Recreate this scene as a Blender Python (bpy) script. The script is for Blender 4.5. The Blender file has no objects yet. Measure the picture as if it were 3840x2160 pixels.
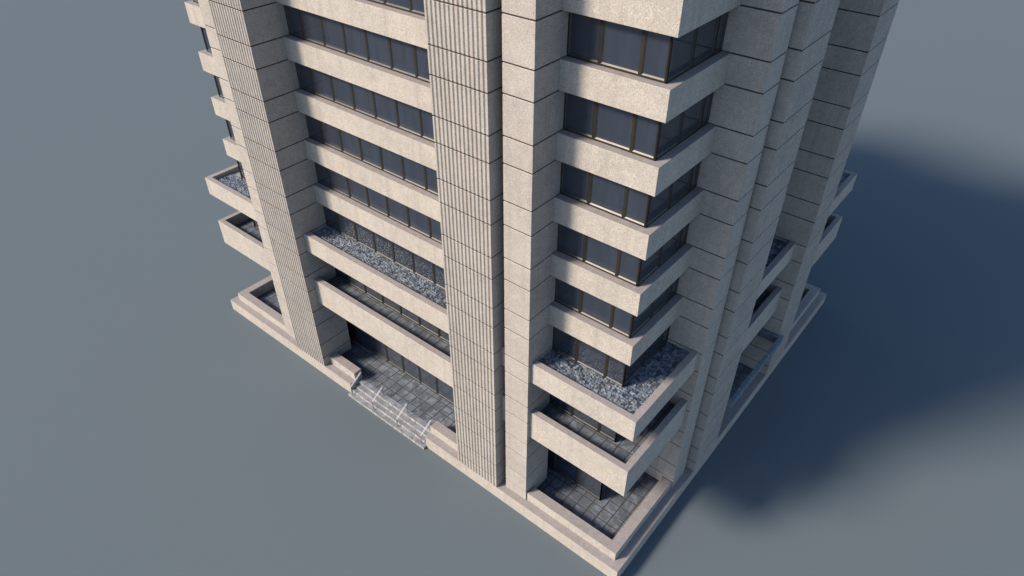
import bpy, bmesh, math, random
import numpy as np
random.seed(4); rng = np.random.default_rng(7)
sc = bpy.context.scene
COL = sc.collection

# ------------------------------------------------------------------ dimensions (metres)
L, M = 44.15, 37.59            # left (west) side runs along +Y, right (south) side along +X
T, H, HB = 14.33, 3.6, 1.477   # band top datum, storey height, band height
ZP = 1.15                      # plinth top
ZF = 0.90                      # ground terrace floor
ZTOP = 40.0
def zt(k): return T + H*k
def zb(k): return T + H*k - HB
DB, DG, DCORE = 2.44, 2.90, 3.0     # band face, glass face, core face (depth from plinth edge)
E0, E1 = 0.79, 1.23                 # ledge parapet outer / inner
ZG0, ZG1, ZGF = 12.86, 14.46, 14.10 # gravel ledge: bottom, parapet top, gravel bed
ZB0, ZB1, ZBF = 7.78, 10.15, 9.20   # balcony: bottom, parapet top, floor
WP = dict(p1=(8.05, 9.88), p2=(10.34, 14.10), p3=(29.86, 33.66), p4=(34.13, 35.90))
SP = dict(p1=(8.03, 9.83), p2=(10.39, 14.11), p3=(23.29, 27.00), p4=(27.50, 29.42))
PIERS = {'W': WP, 'S': SP, 'E': WP, 'N': SP}
LEN = {'W': L, 'S': M, 'E': L, 'N': M}
NEG = {'W': True, 'S': False, 'E': False, 'N': True}
def world(side, s, d, z):
    if side == 'W': return (d, s, z)
    if side == 'S': return (s, d, z)
    if side == 'E': return (M-d, s, z)
    return (s, L-d, z)

# ------------------------------------------------------------------ node helpers
def new_mat(name):
    m = bpy.data.materials.new(name); m.use_nodes = True
    nt = m.node_tree; nt.nodes.clear()
    out = nt.nodes.new('ShaderNodeOutputMaterial'); b = nt.nodes.new('ShaderNodeBsdfPrincipled')
    nt.links.new(b.outputs[0], out.inputs[0])
    return m, nt, b
class N:
    def __init__(s, nt): s.nt = nt
    def pos(s, scale=(1,1,1), loc=(0,0,0)):
        g = s.nt.nodes.new('ShaderNodeNewGeometry'); mp = s.nt.nodes.new('ShaderNodeMapping')
        mp.inputs['Scale'].default_value = scale; mp.inputs['Location'].default_value = loc
        s.nt.links.new(g.outputs['Position'], mp.inputs['Vector']); return mp.outputs[0]
    def noise(s, vec, scale, detail=3, rough=.55, dist=0):
        n = s.nt.nodes.new('ShaderNodeTexNoise'); n.inputs['Scale'].default_value = scale
        n.inputs['Detail'].default_value = detail; n.inputs['Roughness'].default_value = rough
        n.inputs['Distortion'].default_value = dist
        s.nt.links.new(vec, n.inputs['Vector']); return n.outputs['Fac']
    def voro(s, vec, scale, out='Distance', feature='F1', rnd=1):
        n = s.nt.nodes.new('ShaderNodeTexVoronoi'); n.inputs['Scale'].default_value = scale
        n.feature = feature; n.inputs['Randomness'].default_value = rnd
        s.nt.links.new(vec, n.inputs['Vector']); return n.outputs[out]
    def ramp(s, v, a, b, lo=0., hi=1.):
        n = s.nt.nodes.new('ShaderNodeMapRange'); n.inputs[1].default_value = a; n.inputs[2].default_value = b
        n.inputs[3].default_value = lo; n.inputs[4].default_value = hi
        s.nt.links.new(v, n.inputs[0]); return n.outputs[0]
    def math(s, op, a, b=None):
        n = s.nt.nodes.new('ShaderNodeMath'); n.operation = op
        for i, v in enumerate((a, b)):
            if v is None: continue
            if isinstance(v, (int, float)): n.inputs[i].default_value = v
            else: s.nt.links.new(v, n.inputs[i])
        return n.outputs[0]
    def mix(s, f, a, b, mode='MIX'):
        n = s.nt.nodes.new('ShaderNodeMix'); n.data_type = 'RGBA'; n.blend_type = mode
        for i, v in ((0, f), (6, a), (7, b)):
            if isinstance(v, (int, float)): n.inputs[i].default_value = v
            elif isinstance(v, tuple): n.inputs[i].default_value = (*v, 1)
            else: s.nt.links.new(v, n.inputs[i])
        return n.outputs[2]
    def bump(s, h, dist, strength=1., normal=None):
        n = s.nt.nodes.new('ShaderNodeBump'); n.inputs['Distance'].default_value = dist
        n.inputs['Strength'].default_value = strength
        s.nt.links.new(h, n.inputs['Height'])
        if normal is not None: s.nt.links.new(normal, n.inputs['Normal'])
        return n.outputs[0]
    def sep(s, vec):
        n = s.nt.nodes.new('ShaderNodeSeparateXYZ'); s.nt.links.new(vec, n.inputs[0]); return n.outputs

def concrete(name, base, dark, light, pits=.5, streak=.35, rough=.9, ring=True, grain=1.0):
    m, nt, b = new_mat(name); k = N(nt)
    p = k.pos()
    big = k.ramp(k.noise(p, .35, 4, .6), .35, .68)
    med = k.ramp(k.noise(k.pos(loc=(5, 3, 1)), 2.2, 5, .65, .6), .36, .66)
    fine = k.ramp(k.noise(p, 11, 3, .7), .3, .72)
    c = k.mix(k.math('MULTIPLY', big, .8), base, dark)
    c = k.mix(k.math('MULTIPLY', med, .6), c, light)
    # rain streaks running down the faces
    st = k.noise(k.pos((2.6, 2.6, .12)), 1.0, 4, .6, .25)
    c = k.mix(k.math('MULTIPLY', k.ramp(st, .52, .72), streak), c, tuple(x*.72 for x in base))
    c = k.mix(k.math('MULTIPLY', k.ramp(fine, .0, 1., 1., 0.), .34*grain), c, tuple(x*.62 for x in base))
    grit = k.noise(k.pos(loc=(9, 2, 4)), 26, 2, .6)
    c = k.mix(k.math('MULTIPLY', k.ramp(grit, .58, .7), .5*grain), c, tuple(min(1, x*1.25) for x in light))
    c = k.mix(k.math('MULTIPLY', k.ramp(grit, .42, .3), .55*grain), c, tuple(x*.5 for x in base))
    fl = k.ramp(k.noise(k.pos(loc=(1, 6, 3)), 5.5, 5, .75), .55, .70)
    c = k.mix(k.math('MULTIPLY', fl, .38), c, tuple(x*.60 for x in base))
    # air pits
    pv = k.voro(p, 5.5); gate = k.ramp(k.noise(k.pos(loc=(2, 7, 8)), 1.3, 2), .42, .55)
    pit = k.math('MULTIPLY', k.ramp(pv, .09, .15, 1, 0), gate)
    c = k.mix(k.math('MULTIPLY', pit, pits), c, tuple(x*.3 for x in base))
    if ring:
        rv = k.voro(k.pos(loc=(1.3, .7, 2.1)), .42)
        dd = k.math('ABSOLUTE', k.math('SUBTRACT', rv, .062))
        rg = k.math('MULTIPLY', k.ramp(dd, .002, .010, 1, 0), k.ramp(k.noise(p, 6, 2), .4, .55))
        c = k.mix(k.math('MULTIPLY', rg, .40), c, tuple(x*.5 for x in base))
    nt.links.new(c, b.inputs['Base Color'])
    b.inputs['Roughness'].default_value = rough
    b.inputs['Specular IOR Level'].default_value = .25
    h = k.math('ADD', k.math('MULTIPLY', fine, .7), k.math('MULTIPLY', grit, .8))
    h = k.math('SUBTRACT', h, k.math('MULTIPLY', pit, 1.5))
    nt.links.new(k.bump(h, .008, .7), b.inputs['Normal'])
    return m

MAT = {}
MAT['con'] = concrete('board_concrete', (.435, .395, .355), (.30, .272, .25), (.53, .485, .43), streak=.8, grain=1.7)
MAT['pier'] = concrete('pier_concrete', (.400, .367, .335), (.28, .258, .24), (.49, .45, .405), streak=.65, grain=1.7)
MAT['shadetop'] = concrete('shade_toned_top_concrete', (.275, .25, .245), (.22, .205, .205), (.345, .318, .31), streak=0, ring=False, grain=1.3)  # top faces: concrete colour darkened to imitate a lower sun grazing them
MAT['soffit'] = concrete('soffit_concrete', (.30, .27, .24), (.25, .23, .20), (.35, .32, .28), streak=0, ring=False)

def tile_mat():
    m, nt, b = new_mat('stained_paving'); k = N(nt)
    P = .849
    xyz = k.sep(k.pos(loc=(0, 0, 0)))
    def line(comp, off, w):
        v = k.math('ADD', comp, -off)
        f = k.math('FRACT', k.math('ADD', k.math('DIVIDE', v, P), 100.5))
        return k.ramp(k.math('ABSOLUTE', k.math('SUBTRACT', f, .5)), w*.5, w, 1, 0)
    g = k.math('MAXIMUM', line(xyz[0], 2.775, .055), line(xyz[1], 2.62, .055))
    # every slab has its own tone
    cx = k.math('FLOOR', k.math('DIVIDE', k.math('ADD', xyz[0], -2.775), P))
    cy = k.math('FLOOR', k.math('DIVIDE', k.math('ADD', xyz[1], -2.62), P))
    cmb = nt.nodes.new('ShaderNodeCombineXYZ'); nt.links.new(cx, cmb.inputs[0]); nt.links.new(cy, cmb.inputs[1])
    wn = nt.nodes.new('ShaderNodeTexWhiteNoise'); nt.links.new(cmb.outputs[0], wn.inputs[0])
    c = k.mix(wn.outputs['Value'], (.066, .082, .104), (.104, .124, .150))
    st = k.ramp(k.noise(k.pos(), 1.3, 6, .68, .8), .49, .60)
    c = k.mix(k.math('MULTIPLY', st, .75), c, (.18, .205, .255))
    st2 = k.ramp(k.noise(k.pos(loc=(4, 4, 0)), 2.1, 5, .7, .4), .5, .66)
    c = k.mix(k.math('MULTIPLY', st2, .6), c, (.075, .08, .075))
    sp = k.ramp(k.noise(k.pos(), 14, 3, .7), .62, .72)
    c = k.mix(k.math('MULTIPLY', sp, .5), c, (.22, .235, .27))
    c = k.mix(k.math('MULTIPLY', g, .85), c, (.030, .032, .038))
    nt.links.new(c, b.inputs['Base Color']); b.inputs['Roughness'].default_value = .62
    h = k.math('ADD', k.math('MULTIPLY', g, -1.), k.math('MULTIPLY', k.noise(k.pos(), 8, 4), .35))
    nt.links.new(k.bump(h, .04, .7), b.inputs['Normal'])
    return m
MAT['tile'] = tile_mat()

def tread_mat():
    m, nt, b = new_mat('stained_step_slab'); k = N(nt)
    c = k.mix(k.ramp(k.noise(k.pos(), 1.6, 6, .7, .6), .42, .6), (.13, .145, .17), (.22, .245, .29))
    c = k.mix(k.math('MULTIPLY', k.ramp(k.noise(k.pos(loc=(3, 1, 0)), 9, 4, .7), .55, .68), .6), c, (.31, .33, .365))
    c = k.mix(k.math('MULTIPLY', k.ramp(k.noise(k.pos(loc=(8, 1, 0)), 3, 4, .7), .55, .7), .5), c, (.11, .105, .09))
    nt.links.new(c, b.inputs['Base Color']); b.inputs['Roughness'].default_value = .75
    nt.links.new(k.bump(k.noise(k.pos(), 10, 4), .02, .5), b.inputs['Normal'])
    return m
MAT['tread'] = tread_mat()
def riser_mat():
    m, nt, b = new_mat('streaked_step_riser'); k = N(nt)
    c = k.mix(k.ramp(k.noise(k.pos((1, 5.5, .4)), 1, 4, .6), .38, .62), (.36, .335, .29), (.20, .185, .16))
    c = k.mix(k.math('MULTIPLY', k.ramp(k.noise(k.pos((1, 3, .5), (0, 4, 0)), 1.5, 4, .6), .55, .7), .8), c, (.55, .52, .46))
    nt.links.new(c, b.inputs['Base Color']); b.inputs['Roughness'].default_value = .8
    return m
MAT['riser'] = riser_mat()

def glass_mat():
    m, nt, b = new_mat('dark_tinted_glass'); k = N(nt)
    c = k.mix(k.ramp(k.noise(k.pos((1.6, 1.6, .25)), 1.2, 3), .4, .62), (.024, .031, .046), (.030, .038, .056))
    nt.links.new(c, b.inputs['Base Color'])
    r = k.ramp(k.noise(k.pos((1.5, 1.5, .35)), 1.3, 4, .6), .4, .65, .05, .16)
    nt.links.new(r, b.inputs['Roughness'])
    b.inputs['IOR'].default_value = 1.75
    nt.links.new(k.bump(k.noise(k.pos(), .8, 2), .012, .25), b.inputs['Normal'])
    return m
MAT['glass'] = glass_mat()
def metal(name, col, rough, metallic=.6, spec=.5):
    m, nt, b = new_mat(name); k = N(nt)
    c = k.mix(k.ramp(k.noise(k.pos(), 3, 3), .35, .65), col, tuple(x*.75 for x in col))
    nt.links.new(c, b.inputs['Base Color']); b.inputs['Roughness'].default_value = rough
    b.inputs['Metallic'].default_value = metallic; b.inputs['Specular IOR Level'].default_value = spec
    return m
MAT['bronze'] = metal('bronze_window_frame', (.022, .019, .015), .6, .0, .3)
MAT['bead'] = metal('glazing_bead', (.05, .048, .045), .4, .3)
MAT['steel'] = metal('polished_steel', (.78, .78, .78), .22, 1.)
MAT['joint'] = metal('dark_joint_filler', (.060, .051, .046), .9, 0, .1)
MAT['rail'] = metal('brushed_steel_rail', (.85, .85, .84), .5, .25)
MAT['post'] = metal('dark_steel_post', (.16, .17, .18), .4, .6)
MAT['slate'] = metal('slate_blue_cladding', (.17, .20, .24), .5, .1)
MAT['slatelt'] = metal('pale_cover_strip', (.33, .40, .50), .4, .2)

def gravel_mat():
    m, nt, b = new_mat('dark_river_pebbles'); k = N(nt)
    v = k.voro(k.pos((1, 1, .2)), 5.0, 'Color')
    s = nt.nodes.new('ShaderNodeSeparateColor'); nt.links.new(v, s.inputs[0])
    c = k.mix(s.outputs[0], (.025, .034, .050), (.20, .235, .29))
    c = k.mix(k.math('MULTIPLY', k.ramp(s.outputs[1], .8, .95), .3), c, (.30, .28, .25))
    at = nt.nodes.new('ShaderNodeAttribute'); at.attribute_name = 'cellgap'
    nt.links.new(c, b.inputs['Base Color']); b.inputs['Roughness'].default_value = .22
    nt.links.new(k.bump(k.noise(k.pos(), 16, 3), .012, .6), b.inputs['Normal'])
    return m
MAT['gravel'] = gravel_mat()
def ground_mat():
    m, nt, b = new_mat('plain_blue_grey_ground'); k = N(nt)
    c = k.mix(k.noise(k.pos(), .05, 2), (.096, .122, .141), (.100, .126, .145))
    c = k.mix(k.math('MULTIPLY', k.noise(k.pos(), 6, 2), .06), c, (.12, .145, .16))
    nt.links.new(c, b.inputs['Base Color']); b.inputs['Roughness'].default_value = .95
    b.inputs['Specular IOR Level'].default_value = .1
    return m
MAT['ground'] = ground_mat()

# ------------------------------------------------------------------ mesh builder
class MB:
    def __init__(s): s.v, s.f, s.m, s.mats = [], [], [], []
    def mi(s, mat):
        if mat not in s.mats: s.mats.append(mat)
        return s.mats.index(mat)
    def quad(s, pts, mat, flip=False):
        i = len(s.v); s.v += [tuple(p) for p in pts]
        f = list(range(i, i+len(pts)))
        s.f.append(f[::-1] if flip else f); s.m.append(s.mi(mat))
    def box(s, x0, y0, z0, x1, y1, z1, mat, top=None, bot=None):
        if x0 > x1: x0, x1 = x1, x0
        if y0 > y1: y0, y1 = y1, y0
        i = len(s.v)
        s.v += [(x0,y0,z0),(x1,y0,z0),(x1,y1,z0),(x0,y1,z0),(x0,y0,z1),(x1,y0,z1),(x1,y1,z1),(x0,y1,z1)]
        for f, mm in (((0,3,2,1), bot or mat), ((4,5,6,7), top or mat), ((0,1,5,4), mat), ((1,2,6,5), mat), ((2,3,7,6), mat), ((3,0,4,7), mat)):
            s.f.append([i+j for j in f]); s.m.append(s.mi(mm))
    def sbox(s, side, s0, s1, d0, d1, z0, z1, mat, top=None, bot=None):
        a = world(side, s0, d0, z0); b = world(side, s1, d1, z1)
        s.box(a[0], a[1], z0, b[0], b[1], z1, mat, top, bot)
    def prism(s, poly, z0, z1, mat, top=None, bot=None):   # poly counter-clockwise seen from above
        i = len(s.v); n = len(poly)
        s.v += [(x, y, z0) for x, y in poly] + [(x, y, z1) for x, y in poly]
        s.f.append([i+j for j in range(n)][::-1]); s.m.append(s.mi(bot or mat))
        s.f.append([i+n+j for j in range(n)]); s.m.append(s.mi(top or mat))
        for j in range(n):
            q = (j+1) % n
            s.f.append([i+j, i+q, i+n+q, i+n+j]); s.m.append(s.mi(mat))
    def tube(s, a, b, r, mat, n=8):
        a, b = np.array(a, float), np.array(b, float); d = b-a; d /= np.linalg.norm(d)
        u = np.cross(d, (0, 0, 1) if abs(d[2]) < .9 else (1, 0, 0)); u /= np.linalg.norm(u); w = np.cross(d, u)
        i = len(s.v)
        for e in (a, b):
            for k in range(n):
                t = 2*math.pi*k/n; s.v.append(tuple(e + r*(math.cos(t)*u + math.sin(t)*w)))
        for k in range(n):
            q = (k+1) % n; s.f.append([i+k, i+n+k, i+n+q, i+q][::-1]); s.m.append(s.mi(mat))
        s.f.append([i+k for k in range(n)][::-1]); s.m.append(s.mi(mat))
        s.f.append([i+n+k for k in range(n)]); s.m.append(s.mi(mat))
    def mesh(s, name):
        me = bpy.data.meshes.new(name); me.from_pydata(s.v, [], s.f)
        for m in s.mats: me.materials.append(MAT[m])
        me.polygons.foreach_set('material_index', s.m); me.update(); return me
    def build(s, name, parent=None, bevel=0):
        o = bpy.data.objects.new(name, s.mesh(name)); COL.objects.link(o)
        if parent: o.parent = parent
        if bevel:
            md = o.modifiers.new('bevel', 'BEVEL'); md.width = bevel; md.segments = 2; md.limit_method = 'ANGLE'
            md.harden_normals = False
        return o
def lring(outer, inner_off, o0, corner, sx, sy):
    """L-shaped plan round one corner. corner: which; o0 outer depth, inner_off inner depth, sx / sy arm ends along x and y."""
    cx0, cy0 = corner
    X = (lambda d: d) if cx0 == 0 else (lambda d: M-d)
    Y = (lambda d: d) if cy0 == 0 else (lambda d: L-d)
    p = [(X(o0), Y(o0)), (sx, Y(o0)), (sx, Y(inner_off)), (X(inner_off), Y(inner_off)), (X(inner_off), sy), (X(o0), sy)]
    a = sum(p[i][0]*p[(i+1) % 6][1]-p[(i+1) % 6][0]*p[i][1] for i in range(6))
    return p if a > 0 else p[::-1]
def corner_arms(c, lap=.25, gap=True):
    """arm ends: run through the smooth pier, the slot, and die inside the ribbed pier"""
    sx = SP['p2'][0]+lap if c[0] == 0 else SP['p3'][1]-lap
    sy = WP['p2'][0]+lap if c[1] == 0 else WP['p3'][1]-lap
    return sx, sy
CORNERS = [(0, 0), (0, 1), (1, 0), (1, 1)]

# ------------------------------------------------------------------ the building
def empty(name, loc=(0, 0, 0)):
    o = bpy.data.objects.new(name, None); o.location = loc; COL.objects.link(o); return o
B = empty('office_building')
B['label'] = 'beige concrete office tower with ribbed piers, dark window bands and stacked ledges'
B['category'] = 'building'

# plinth: ring with a notch for the entrance stairs, wide enough to carry piers and walls
Y0, Y1 = 17.57, 26.48
m = MB(); R = 1.0
m.prism([(0, 0), (M, 0), (M, R), (R, R), (R, Y0), (0, Y0)], 0, ZP, 'con', 'shadetop')
m.prism([(0, Y1), (R, Y1), (R, L-R), (M-R, L-R), (M-R, R), (M, R), (M, L), (0, L)], 0, ZP, 'con', 'shadetop')
m.build('plinth', B, .02)
# ground paving inside the plinth ring
m = MB()
m.box(R, R, 0, 4.3, L-R, ZF, 'tile'); m.box(4.3, R, 0, M-R, 4.3, ZF-.004, 'tile')
m.box(4.3, L-4.3, 0, M-R, L-R, ZF-.004, 'tile'); m.box(M-4.3, 4.3, 0, M-R, L-4.3, ZF-.004, 'tile')
m.box(.83, Y0+.002, 0, R, Y1-.002, ZF, 'tile')
m.box(14.0, R, ZF+.004, 23.4, 4.2, ZP-.02, 'tile')
m.build('terrace_paving', B)
# entrance stairs
st = empty('entrance_stairs', (0, 22, 0)); st.parent = B
for i, (x0, y0, y1) in enumerate([(-.33, 17.54, 26.55), (.07, Y0+.003, Y1-.003), (.43, Y0+.003, Y1-.003)]):
    m = MB(); z1 = .225*(i+1); x1 = (.07, .43, .83)[i]+.05
    if i == 2: x1 = .83
    m.box(x0, y0, 0 if i == 0 else .001, x1, y1, z1, 'riser', 'tread')
    m.v = [(a, b-22, c) for a, b, c in m.v]
    m.build('step', st, .012)
m = MB(); m.box(.828, Y0+.003, .66, .86, Y1-.003, ZF+.003, 'riser', 'tread'); m.box(.86, Y0+.003, ZF-.01, 1.25, Y1-.003, ZF+.003, 'tread')
m.v = [(a, b-22, c) for a, b, c in m.v]
m.build('step', st)

# core: solid behind all glazing
m = MB()
m.box(4.1, 4.1, ZF-.1, M-4.1, L-4.1, ZB0+.1, 'soffit')
m.box(DCORE, DCORE, ZB0+.004, M-DCORE, L-DCORE, ZTOP-.34, 'soffit')
m.build('core_wall', B)
m = MB(); m.box(2.8, 2.8, ZTOP-.35, M-2.8, L-2.8, ZTOP-.2, 'soffit', 'shadetop'); m.build('roof', B)

# ledges (gravel ledge and balcony) and terrace walls
def ring_slab(name, z0, z1, d0, d1, mat, top):
    m = MB()
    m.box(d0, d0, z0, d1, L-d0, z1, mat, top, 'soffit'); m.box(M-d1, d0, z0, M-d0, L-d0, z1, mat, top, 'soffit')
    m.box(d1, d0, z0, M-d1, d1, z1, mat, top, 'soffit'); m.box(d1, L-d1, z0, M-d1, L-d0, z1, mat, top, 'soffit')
    return m.build(name, B)
ring_slab('ledge_slab', ZG0+.003, ZGF-.05, E1-.01, 3.05, 'soffit', 'shadetop')
ring_slab('balcony_slab', ZB0+.003, ZBF, E1-.01, 3.05, 'soffit', 'tile')
def parapets(z0, z1):
    for c in CORNERS:
        m = MB(); m.prism(lring(None, E1, E0, c, *corner_arms(c)), z0, z1, 'con', 'shadetop', 'soffit'); m.build('parapet', B, .02)
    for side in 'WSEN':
        P = PIERS[side]; m = MB(); m.sbox(side, P['p2'][1]-.25, P['p3'][0]+.25, E0, E1, z0, z1, 'con', 'shadetop', 'soffit'); m.build('parapet', B, .02)
parapets(ZG0, ZG1); parapets(ZB0, ZB1)
# terrace walls at plinth level
for c in CORNERS:
    sx = SP['p1'][0]+.0 if c[0] == 0 else SP['p4'][1]
    sy = WP['p1'][0]+.0 if c[1] == 0 else WP['p4'][1]
    sx += -.06 if c[0] == 0 else .06; sy += -.06 if c[1] == 0 else .06
    m = MB(); m.prism(lring(None, 1.36, .61, c, sx, sy), ZF-.2, 1.9, 'con', 'shadetop'); m.build('low_wall', B, .02)
for a, b in ((14.16, 17.60), (26.54, 29.82)):
    m = MB(); m.box(.61, a, ZF-.2, 1.36, b, 1.9, 'con', 'shadetop'); m.build('low_wall', B, .02)

# spandrel bands
for k in list(range(1, 8)):
    z0, z1 = zb(k), zt(k)
    for c in CORNERS:
        m = MB(); m.prism(lring(None, 3.02, DB, c, *corner_arms(c)), z0, z1, 'con', 'shadetop', 'soffit'); m.build('spandrel_band', B, .02)
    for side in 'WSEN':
        P = PIERS[side]; m = MB(); m.sbox(side, P['p2'][1]-.25, P['p3'][0]+.25, DB, 3.02, z0, z1, 'con', 'shadetop', 'soffit'); m.build('spandrel_band', B, .02)
m = MB()
m.box(2.6, 2.6, ZTOP-.6, 3.0, L-2.6, ZTOP, 'con', 'shadetop'); m.box(M-3.0, 2.6, ZTOP-.6, M-2.6, L-2.6, ZTOP, 'con', 'shadetop')
m.box(3.0, 2.6, ZTOP-.6, M-3.0, 3.0, ZTOP, 'con', 'shadetop'); m.box(3.0, L-3.0, ZTOP-.6, M-3.0, L-2.6, ZTOP, 'con', 'shadetop')
m.build('roof_parapet', B)

# piers: section rings stacked with V joints at every band line
JZ = sorted([zt(k) for k in range(-3, 7)] + [zb(k) for k in range(-3, 7)])
def pier(side, s0, s1, d0, ribbed):
    d1 = DCORE+.01
    def section(ins):
        pts = [(s0+ins, d1), (s0+ins, d0+ins)]            # S frame, walks s ascending along the front
        if ribbed:
            n = 13; w = s1-s0; pitch = w/(n+.35); dep = .072
            g0 = s0 + pitch*.62
            for i in range(n):
                c = g0 + pitch*i + pitch*.05; hw = pitch*.31
                dd = max(dep, ins+.012) if ins else dep
                q = d0+ins*.9
                for f, e in ((-1, 0), (-.72, .35), (-.35, .85), (0, 1.), (.35, .85), (.72, .35), (1, 0)):
                    pts.append((c+hw*f, q+(dep)*e*(1 if not ins else .5)))
        pts += [(s1-ins, d0+ins), (s1-ins, d1)]
        return pts
    zs = [(ZP-.02, 0)]
    for j in JZ:
        if j > ZTOP-.5: continue
        gi = .028
        zs += [(j+.052, 0), (j+.046, gi), (j-.032, gi), (j-.056, 0)][::-1]
    zs.append((ZTOP+.25, 0))
    m = MB(); rings = []
    for z, ins in zs:
        sec = section(ins); rings.append([world(side, s, d, z) for s, d in sec])
    neg = NEG[side]; n = len(rings[0])
    i0 = 0
    for r in rings: m.v += r
    for a in range(len(rings)-1):
        for j in range(n-1):
            f = [a*n+j, a*n+j+1, (a+1)*n+j+1, (a+1)*n+j]
            m.f.append(f[::-1] if neg else f); m.m.append(m.mi('joint' if zs[a][1] and zs[a+1][1] else 'pier'))
    f = [(len(rings)-1)*n+j for j in range(n)]; m.f.append(f[::-1] if neg else f); m.m.append(m.mi('shadetop'))
    # back face
    bl = [a*n for a in range(len(rings))]; br = [a*n+n-1 for a in range(len(rings))]
    for a in range(len(rings)-1):
        f = [br[a], bl[a], bl[a+1], br[a+1]]; m.f.append(f[::-1] if neg else f); m.m.append(m.mi('pier'))
    return m.build('ribbed_pier' if ribbed else 'smooth_pier', B)
for side in 'WSEN':
    P = PIERS[side]
    pier(side, *P['p1'], .53, False); pier(side, *P['p4'], .53, False)
    pier(side, *P['p2'], .0, True); pier(side, *P['p3'], .0, True)

# ------------------------------------------------------------------ camera (needed to rank the windows)
CAM = np.array([-22.981, -10.0684, 43.6416]); YAW, PIT, FPX = math.radians(39.50047), math.radians(-38.16011), 2612.07
cd = bpy.data.cameras.new('camera'); cam = bpy.data.objects.new('camera', cd); COL.objects.link(cam)
cam.location = CAM; cam.rotation_euler = (math.pi/2+PIT, 0, YAW-math.pi/2)
cd.sensor_width = 36; cd.lens = FPX/3840*36; cd.clip_start = .5; cd.clip_end = 6000
sc.camera = cam
def project(p):
    d = np.array([math.cos(PIT)*math.cos(YAW), math.cos(PIT)*math.sin(YAW), math.sin(PIT)])
    r = np.array([math.sin(YAW), -math.cos(YAW), 0]); u = np.cross(r, d); q = np.array(p)-CAM
    w = q@d; return 1920+FPX*(q@r)/w, 1080-FPX*(q@u)/w

# ------------------------------------------------------------------ windows
def window_meshes(side, w, h, fm=None, pm=None, off=(0, 0, 0)):
    """frame and pane in local coordinates, origin at the lower start corner on the glass face"""
    neg = NEG[side]
    def P(s, d, z):
        x, y, _ = world(side, s, d, 0); x0, y0, _ = world(side, 0, 0, 0)
        return (x-x0+off[0], y-y0+off[1], z+off[2])
    a, bt, tp, bv, dp = .075, .10, .06, .065, .055
    fm = fm or MB(); pm = pm or MB()
    o = [(0, 0), (w, 0), (w, h), (0, h)]; i1 = [(a, bt), (w-a, bt), (w-a, h-tp), (a, h-tp)]
    i2 = [(a+bv, bt+bv), (w-a-bv, bt+bv), (w-a-bv, h-tp-bv), (a+bv, h-tp-bv)]
    for j in range(4):
        q = (j+1) % 4
        fm.quad([P(o[j][0], 0, o[j][1]), P(o[q][0], 0, o[q][1]), P(i1[q][0], 0, i1[q][1]), P(i1[j][0], 0, i1[j][1])], 'bronze', neg)
        fm.quad([P(o[j][0], .09, o[j][1]), P(o[q][0], .09, o[q][1]), P(o[q][0], 0, o[q][1]), P(o[j][0], 0, o[j][1])], 'bronze', neg)
        pm.quad([P(i1[j][0], .003, i1[j][1]), P(i1[q][0], .003, i1[q][1]), P(i2[q][0], dp, i2[q][1]), P(i2[j][0], dp, i2[j][1])], 'bead', neg)
    pm.quad([P(x, dp, z) for x, z in i2], 'glass', neg)
    return fm, pm
cache = {}
W_EDGES = [14.10, 16.20, 18.21, 20.23, 22.25, 24.26, 26.28, 28.28, 29.86]
C_W = [2.90, 4.20, 6.28, 8.05]; C_S = [2.90, 5.10, 7.20, 8.03]
S_MAIN = [14.11, 16.2, 18.2, 20.2, 22.2, 23.29]
rows = [(ZBF, ZG0, DG), (ZGF-.02, zb(1), DG)] + [(zt(k), zb(k+1), DG) for k in range(1, 7)]
units = []   # side, s0, s1, z0, z1, d, visible
for (z0, z1, d) in rows:
    for a, b in zip(W_EDGES, W_EDGES[1:]): units.append(('W', a, b, z0, z1, d, a > 17.5))
    for a, b in zip(C_W, C_W[1:]): units.append(('W', a, b, z0, z1, d, True))
    for a, b in zip(C_W, C_W[1:]): units.append(('W', L-b, L-a, z0, z1, d, a < 3))
    for a, b in zip(C_S, C_S[1:]): units.append(('S', a, b, z0, z1, d, True))
    for a, b in zip(C_S, C_S[1:]): units.append(('S', M-b, M-a, z0, z1, d, False))
    for a, b in zip(S_MAIN, S_MAIN[1:]): units.append(('S', a, b, z0, z1, d, False))
    for side in 'EN':
        CE = C_W if side == 'E' else C_S; ME = W_EDGES if side == 'E' else S_MAIN; LL = LEN[side]
        for a, b in zip(CE, CE[1:]): units.append((side, a, b, z0, z1, d, False)); units.append((side, LL-b, LL-a, z0, z1, d, False))
        for a, b in zip(ME, ME[1:]): units.append((side, a, b, z0, z1, d, False))
ge = [4.0, 6.15, 8.2, 10.2, 12.2, 14.2] + [16.2+2.01*i for i in range(13)]
ge = [x for x in ge if x < L-4.2] + [L-4.0]
for a, b in zip(ge, ge[1:]): units.append(('W', a, b, ZF, ZB0+.05, 4.0, 17.5 < a < 30 or a < 8)); units.append(('E', a, b, ZF, ZB0+.05, 4.0, False))
gs = [4.0, 6.1, 8.15] + [10.2+2.0*i for i in range(12)]; gs = [x for x in gs if x < M-4.3] + [M-4.0]
for a, b in zip(gs, gs[1:]): units.append(('S', a, b, ZF, ZB0+.05, 4.0, a < 5)); units.append(('N', a, b, ZF, ZB0+.05, 4.0, False))
def area(u):
    side, s0, s1, z0, z1, d, vis = u
    if not vis: return 0
    P = [project(world(side, s, d, z)) for s, z in ((s0, z0), (s1, z0), (s1, z1), (s0, z1))]
    cx = sum(p[0] for p in P)/4; cy = sum(p[1] for p in P)/4
    if max(p[1] for p in P) < 0: return 0
    return abs(sum(P[i][0]*P[(i+1) % 4][1]-P[(i+1) % 4][0]*P[i][1] for i in range(4)))/2
units.sort(key=area, reverse=True)
fm, pm = MB(), MB()
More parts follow.
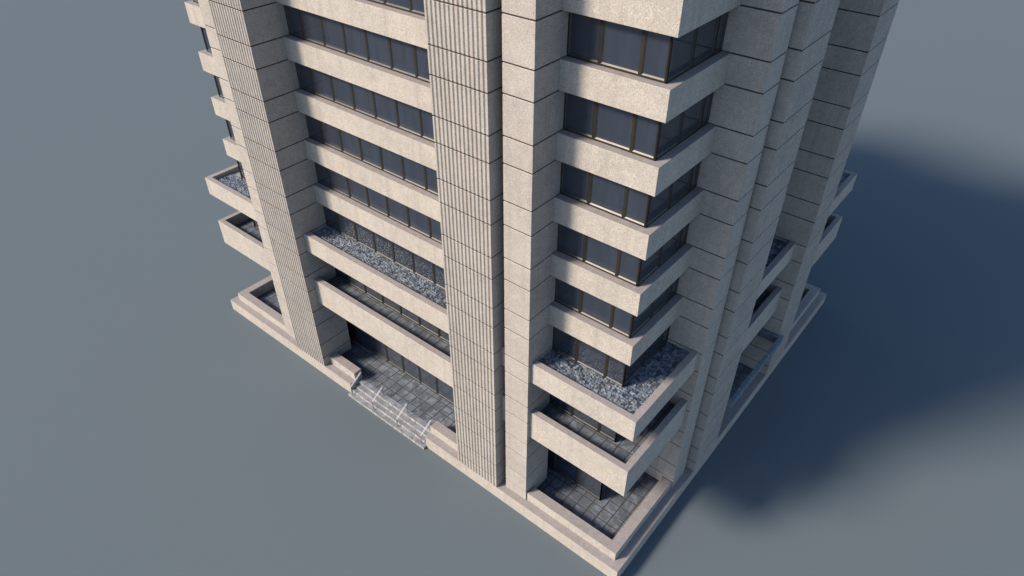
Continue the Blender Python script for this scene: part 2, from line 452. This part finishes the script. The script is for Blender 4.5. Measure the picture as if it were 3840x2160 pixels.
for n, u in enumerate(units):
    side, s0, s1, z0, z1, d, vis = u
    loc = world(side, s0, d, z0)
    if n < 100 and area(u) > 0:
        key = (side, round(s1-s0, 3), round(z1-z0, 3))
        if key not in cache:
            f, p = window_meshes(side, s1-s0, z1-z0); cache[key] = (f.mesh('window'), p.mesh('pane'))
        fo = bpy.data.objects.new('window', cache[key][0]); po = bpy.data.objects.new('pane', cache[key][1])
        COL.objects.link(fo); COL.objects.link(po); fo.location = loc; fo.parent = B; po.parent = fo
    else:
        window_meshes(side, s1-s0, z1-z0, fm, fm, loc)
o = fm.build('window', B); o['kind'] = 'stuff'
# corner posts of the glazing
for X, Y in ((DG, DG), (DG, L-DG), (M-DG, DG), (M-DG, L-DG)):
    m = MB(); sx = 1 if X < M/2 else -1; sy = 1 if Y < L/2 else -1
    m.box(X+.004*sx, Y+.004*sy, ZBF, X+.12*sx, Y+.12*sy, 38.0, 'bronze'); m.build('corner_post', B)

# ------------------------------------------------------------------ canopy rail of the side entrance (right facade)
cn = empty('entrance_canopy', (18.7, 0, 5)); cn.parent = B
cx = [14.14, 15.70, 17.30, 18.90, 20.53, 22.16, 23.50]
for i in range(6):
    m = MB(); j = .012*(i % 2)
    m.box(cx[i]+.015-18.7, -.38+j, .02, cx[i+1]-.03-18.7, -.07+j, .70, 'slate'); m.build('fascia_panel', cn, .012)
    if i:
        m = MB(); m.box(cx[i]-.030-18.7, -.40, .0, cx[i]+.020-18.7, -.055, .715, 'slatelt'); m.build('cover_strip', cn)
for x in (14.12, 22.98):
    m = MB(); m.box(x-18.7, -.06, .0, x+.30-18.7, 2.4, .69, 'slate'); m.build('fascia_panel', cn, .012)

# ------------------------------------------------------------------ gravel beds (loose pebbles nobody could count)
def gravel_bed(x0, y0, x1, y1, V, F):
    step = .045; cell = .20
    nx, ny = max(2, int((x1-x0)/step)), max(2, int((y1-y0)/step))
    gx, gy = np.meshgrid(np.linspace(x0, x1, nx), np.linspace(y0, y1, ny), indexing='ij')
    best = np.full(gx.shape, 9.); sec = np.full(gx.shape, 9.); hh = np.zeros(gx.shape)
    ci, cj = np.floor(gx/cell).astype(int), np.floor(gy/cell).astype(int)
    def rnd(a, b, s):
        v = np.sin(a*127.1+b*311.7+s*74.7)*43758.5453; return v-np.floor(v)
    for di in (-1, 0, 1):
        for dj in (-1, 0, 1):
            a, b = ci+di, cj+dj
            px = (a+.12+.76*rnd(a, b, 1))*cell; py = (b+.12+.76*rnd(a, b, 2))*cell
            dd = np.hypot(gx-px, gy-py)
            nb = dd < best; sec = np.where(nb, best, np.minimum(sec, dd)); hh = np.where(nb, rnd(a, b, 3), hh); best = np.where(nb, dd, best)
    edge = np.clip((sec-best)/cell, 0, .6)
    z = ZGF-.07 + .11*np.sqrt(np.clip(edge/.5, 0, 1)) + .04*hh
    z += rng.normal(0, .003, z.shape)
    i = len(V)
    V.extend(np.stack([gx, gy, z], -1).reshape(-1, 3).tolist())
    idx = i+np.arange(nx*ny).reshape(nx, ny)
    q = np.stack([idx[:-1, :-1], idx[1:, :-1], idx[1:, 1:], idx[:-1, 1:]], -1).reshape(-1, 4)
    F.extend(q.tolist())
V, F = [], []
g0, g1 = E1-.005, DG+.02
gravel_bed(g0, WP['p2'][1]-.02, g1, WP['p3'][0]+.02, V, F)
gravel_bed(g0, g0, g1, WP['p1'][0]+.02, V, F); gravel_bed(g1, g0, SP['p1'][0]+.02, g1, V, F)
gravel_bed(g0, WP['p4'][1]-.02, g1, L-g0, V, F)
gravel_bed(SP['p2'][1]-.02, g0, SP['p3'][0]+.02, g1, V, F)
gravel_bed(SP['p4'][1]-.02, g0, M-g0, g1, V, F)
me = bpy.data.meshes.new('roof_gravel'); me.from_pydata(V, [], F); me.materials.append(MAT['gravel'])
me.polygons.foreach_set('use_smooth', [True]*len(F)); me.update()
o = bpy.data.objects.new('roof_gravel', me); COL.objects.link(o)
o['kind'] = 'stuff'; o['label'] = 'dark glossy pebbles spread over the uppermost ledge behind its parapet'; o['category'] = 'gravel'

# ------------------------------------------------------------------ handrails on the stairs
def make_handrail():
    r = empty('handrail')
    for s in (-.042, .042):
        zt0, zt1 = 1.18, 1.94
        m = MB(); m.tube((-.15, s, .226), (-.15, s, zt0), .014, 'post'); m.build('post', r)
        m = MB(); m.tube((1.04, s, .905), (1.04, s, zt1), .014, 'post'); m.build('post', r)
        m = MB(); m.tube((-.15-.012, s, zt0-.008), (1.04+.012, s, zt1+.008), .015, 'rail'); m.build('top_rail', r)
    return r
hr = make_handrail()
LB = ['slim steel double handrail at the far end of the stairs, against the shaded wall end',
      'slim steel double handrail on the stairs, next one after the shaded low wall',
      'slim steel double handrail on the stairs, second one away from the nearer low wall',
      'slim steel double handrail nearest the camera, at the lower stair end']
for i, y in enumerate((26.20, 23.54, 20.64, 17.95)):
    r = hr
    if i:
        r = hr.copy(); COL.objects.link(r)
        for ch in hr.children:
            c = ch.copy(); COL.objects.link(c); c.parent = r
    r['label'] = LB[i]; r['category'] = 'handrail'; r['group'] = 'handrails on the entrance stairs'
for r, y in zip([o for o in bpy.data.objects if o.name.startswith('handrail')], (26.20, 23.54, 20.64, 17.95)):
    r.location = (0, y, 0)

# ------------------------------------------------------------------ ground
m = MB(); m.quad([(-2500, -2500, 0), (2500, -2500, 0), (2500, 2500, 0), (-2500, 2500, 0)], 'ground')
g = m.build('ground'); g['kind'] = 'structure'

# ------------------------------------------------------------------ light
EL = 37.0; AZ = (-1.0, .68)            # towards the sun
n = math.hypot(*AZ); ce = math.cos(math.radians(EL))
sdir = (AZ[0]/n*ce, AZ[1]/n*ce, math.sin(math.radians(EL)))
ld = bpy.data.lights.new('sun', 'SUN'); ld.energy = 5.0; ld.color = (1.0, .86, .70); ld.angle = math.radians(12.5)
sun = bpy.data.objects.new('sun', ld); COL.objects.link(sun)
from mathutils import Vector
sun.rotation_euler = Vector(sdir).to_track_quat('Z', 'Y').to_euler()
w = bpy.data.worlds.new('World'); sc.world = w; w.use_nodes = True
nt = w.node_tree; nt.nodes.clear()
sky = nt.nodes.new('ShaderNodeTexSky'); sky.sky_type = 'NISHITA'; sky.sun_disc = False
sky.sun_elevation = math.radians(EL); sky.sun_rotation = math.atan2(AZ[0], AZ[1]) % (2*math.pi)
sky.air_density = 1.0; sky.dust_density = 1.0; sky.ozone_density = 2.0
bg = nt.nodes.new('ShaderNodeBackground'); bg.inputs[1].default_value = .15
wo = nt.nodes.new('ShaderNodeOutputWorld'); nt.links.new(sky.outputs[0], bg.inputs[0]); nt.links.new(bg.outputs[0], wo.inputs[0])
sc.view_settings.view_transform = 'Standard'; sc.view_settings.look = 'None'
sc.view_settings.exposure = .35; sc.view_settings.gamma = 1; sc.view_settings.use_curve_mapping = False
sc.render.engine = 'CYCLES'
sc.cycles.max_bounces = 6; sc.cycles.diffuse_bounces = 1
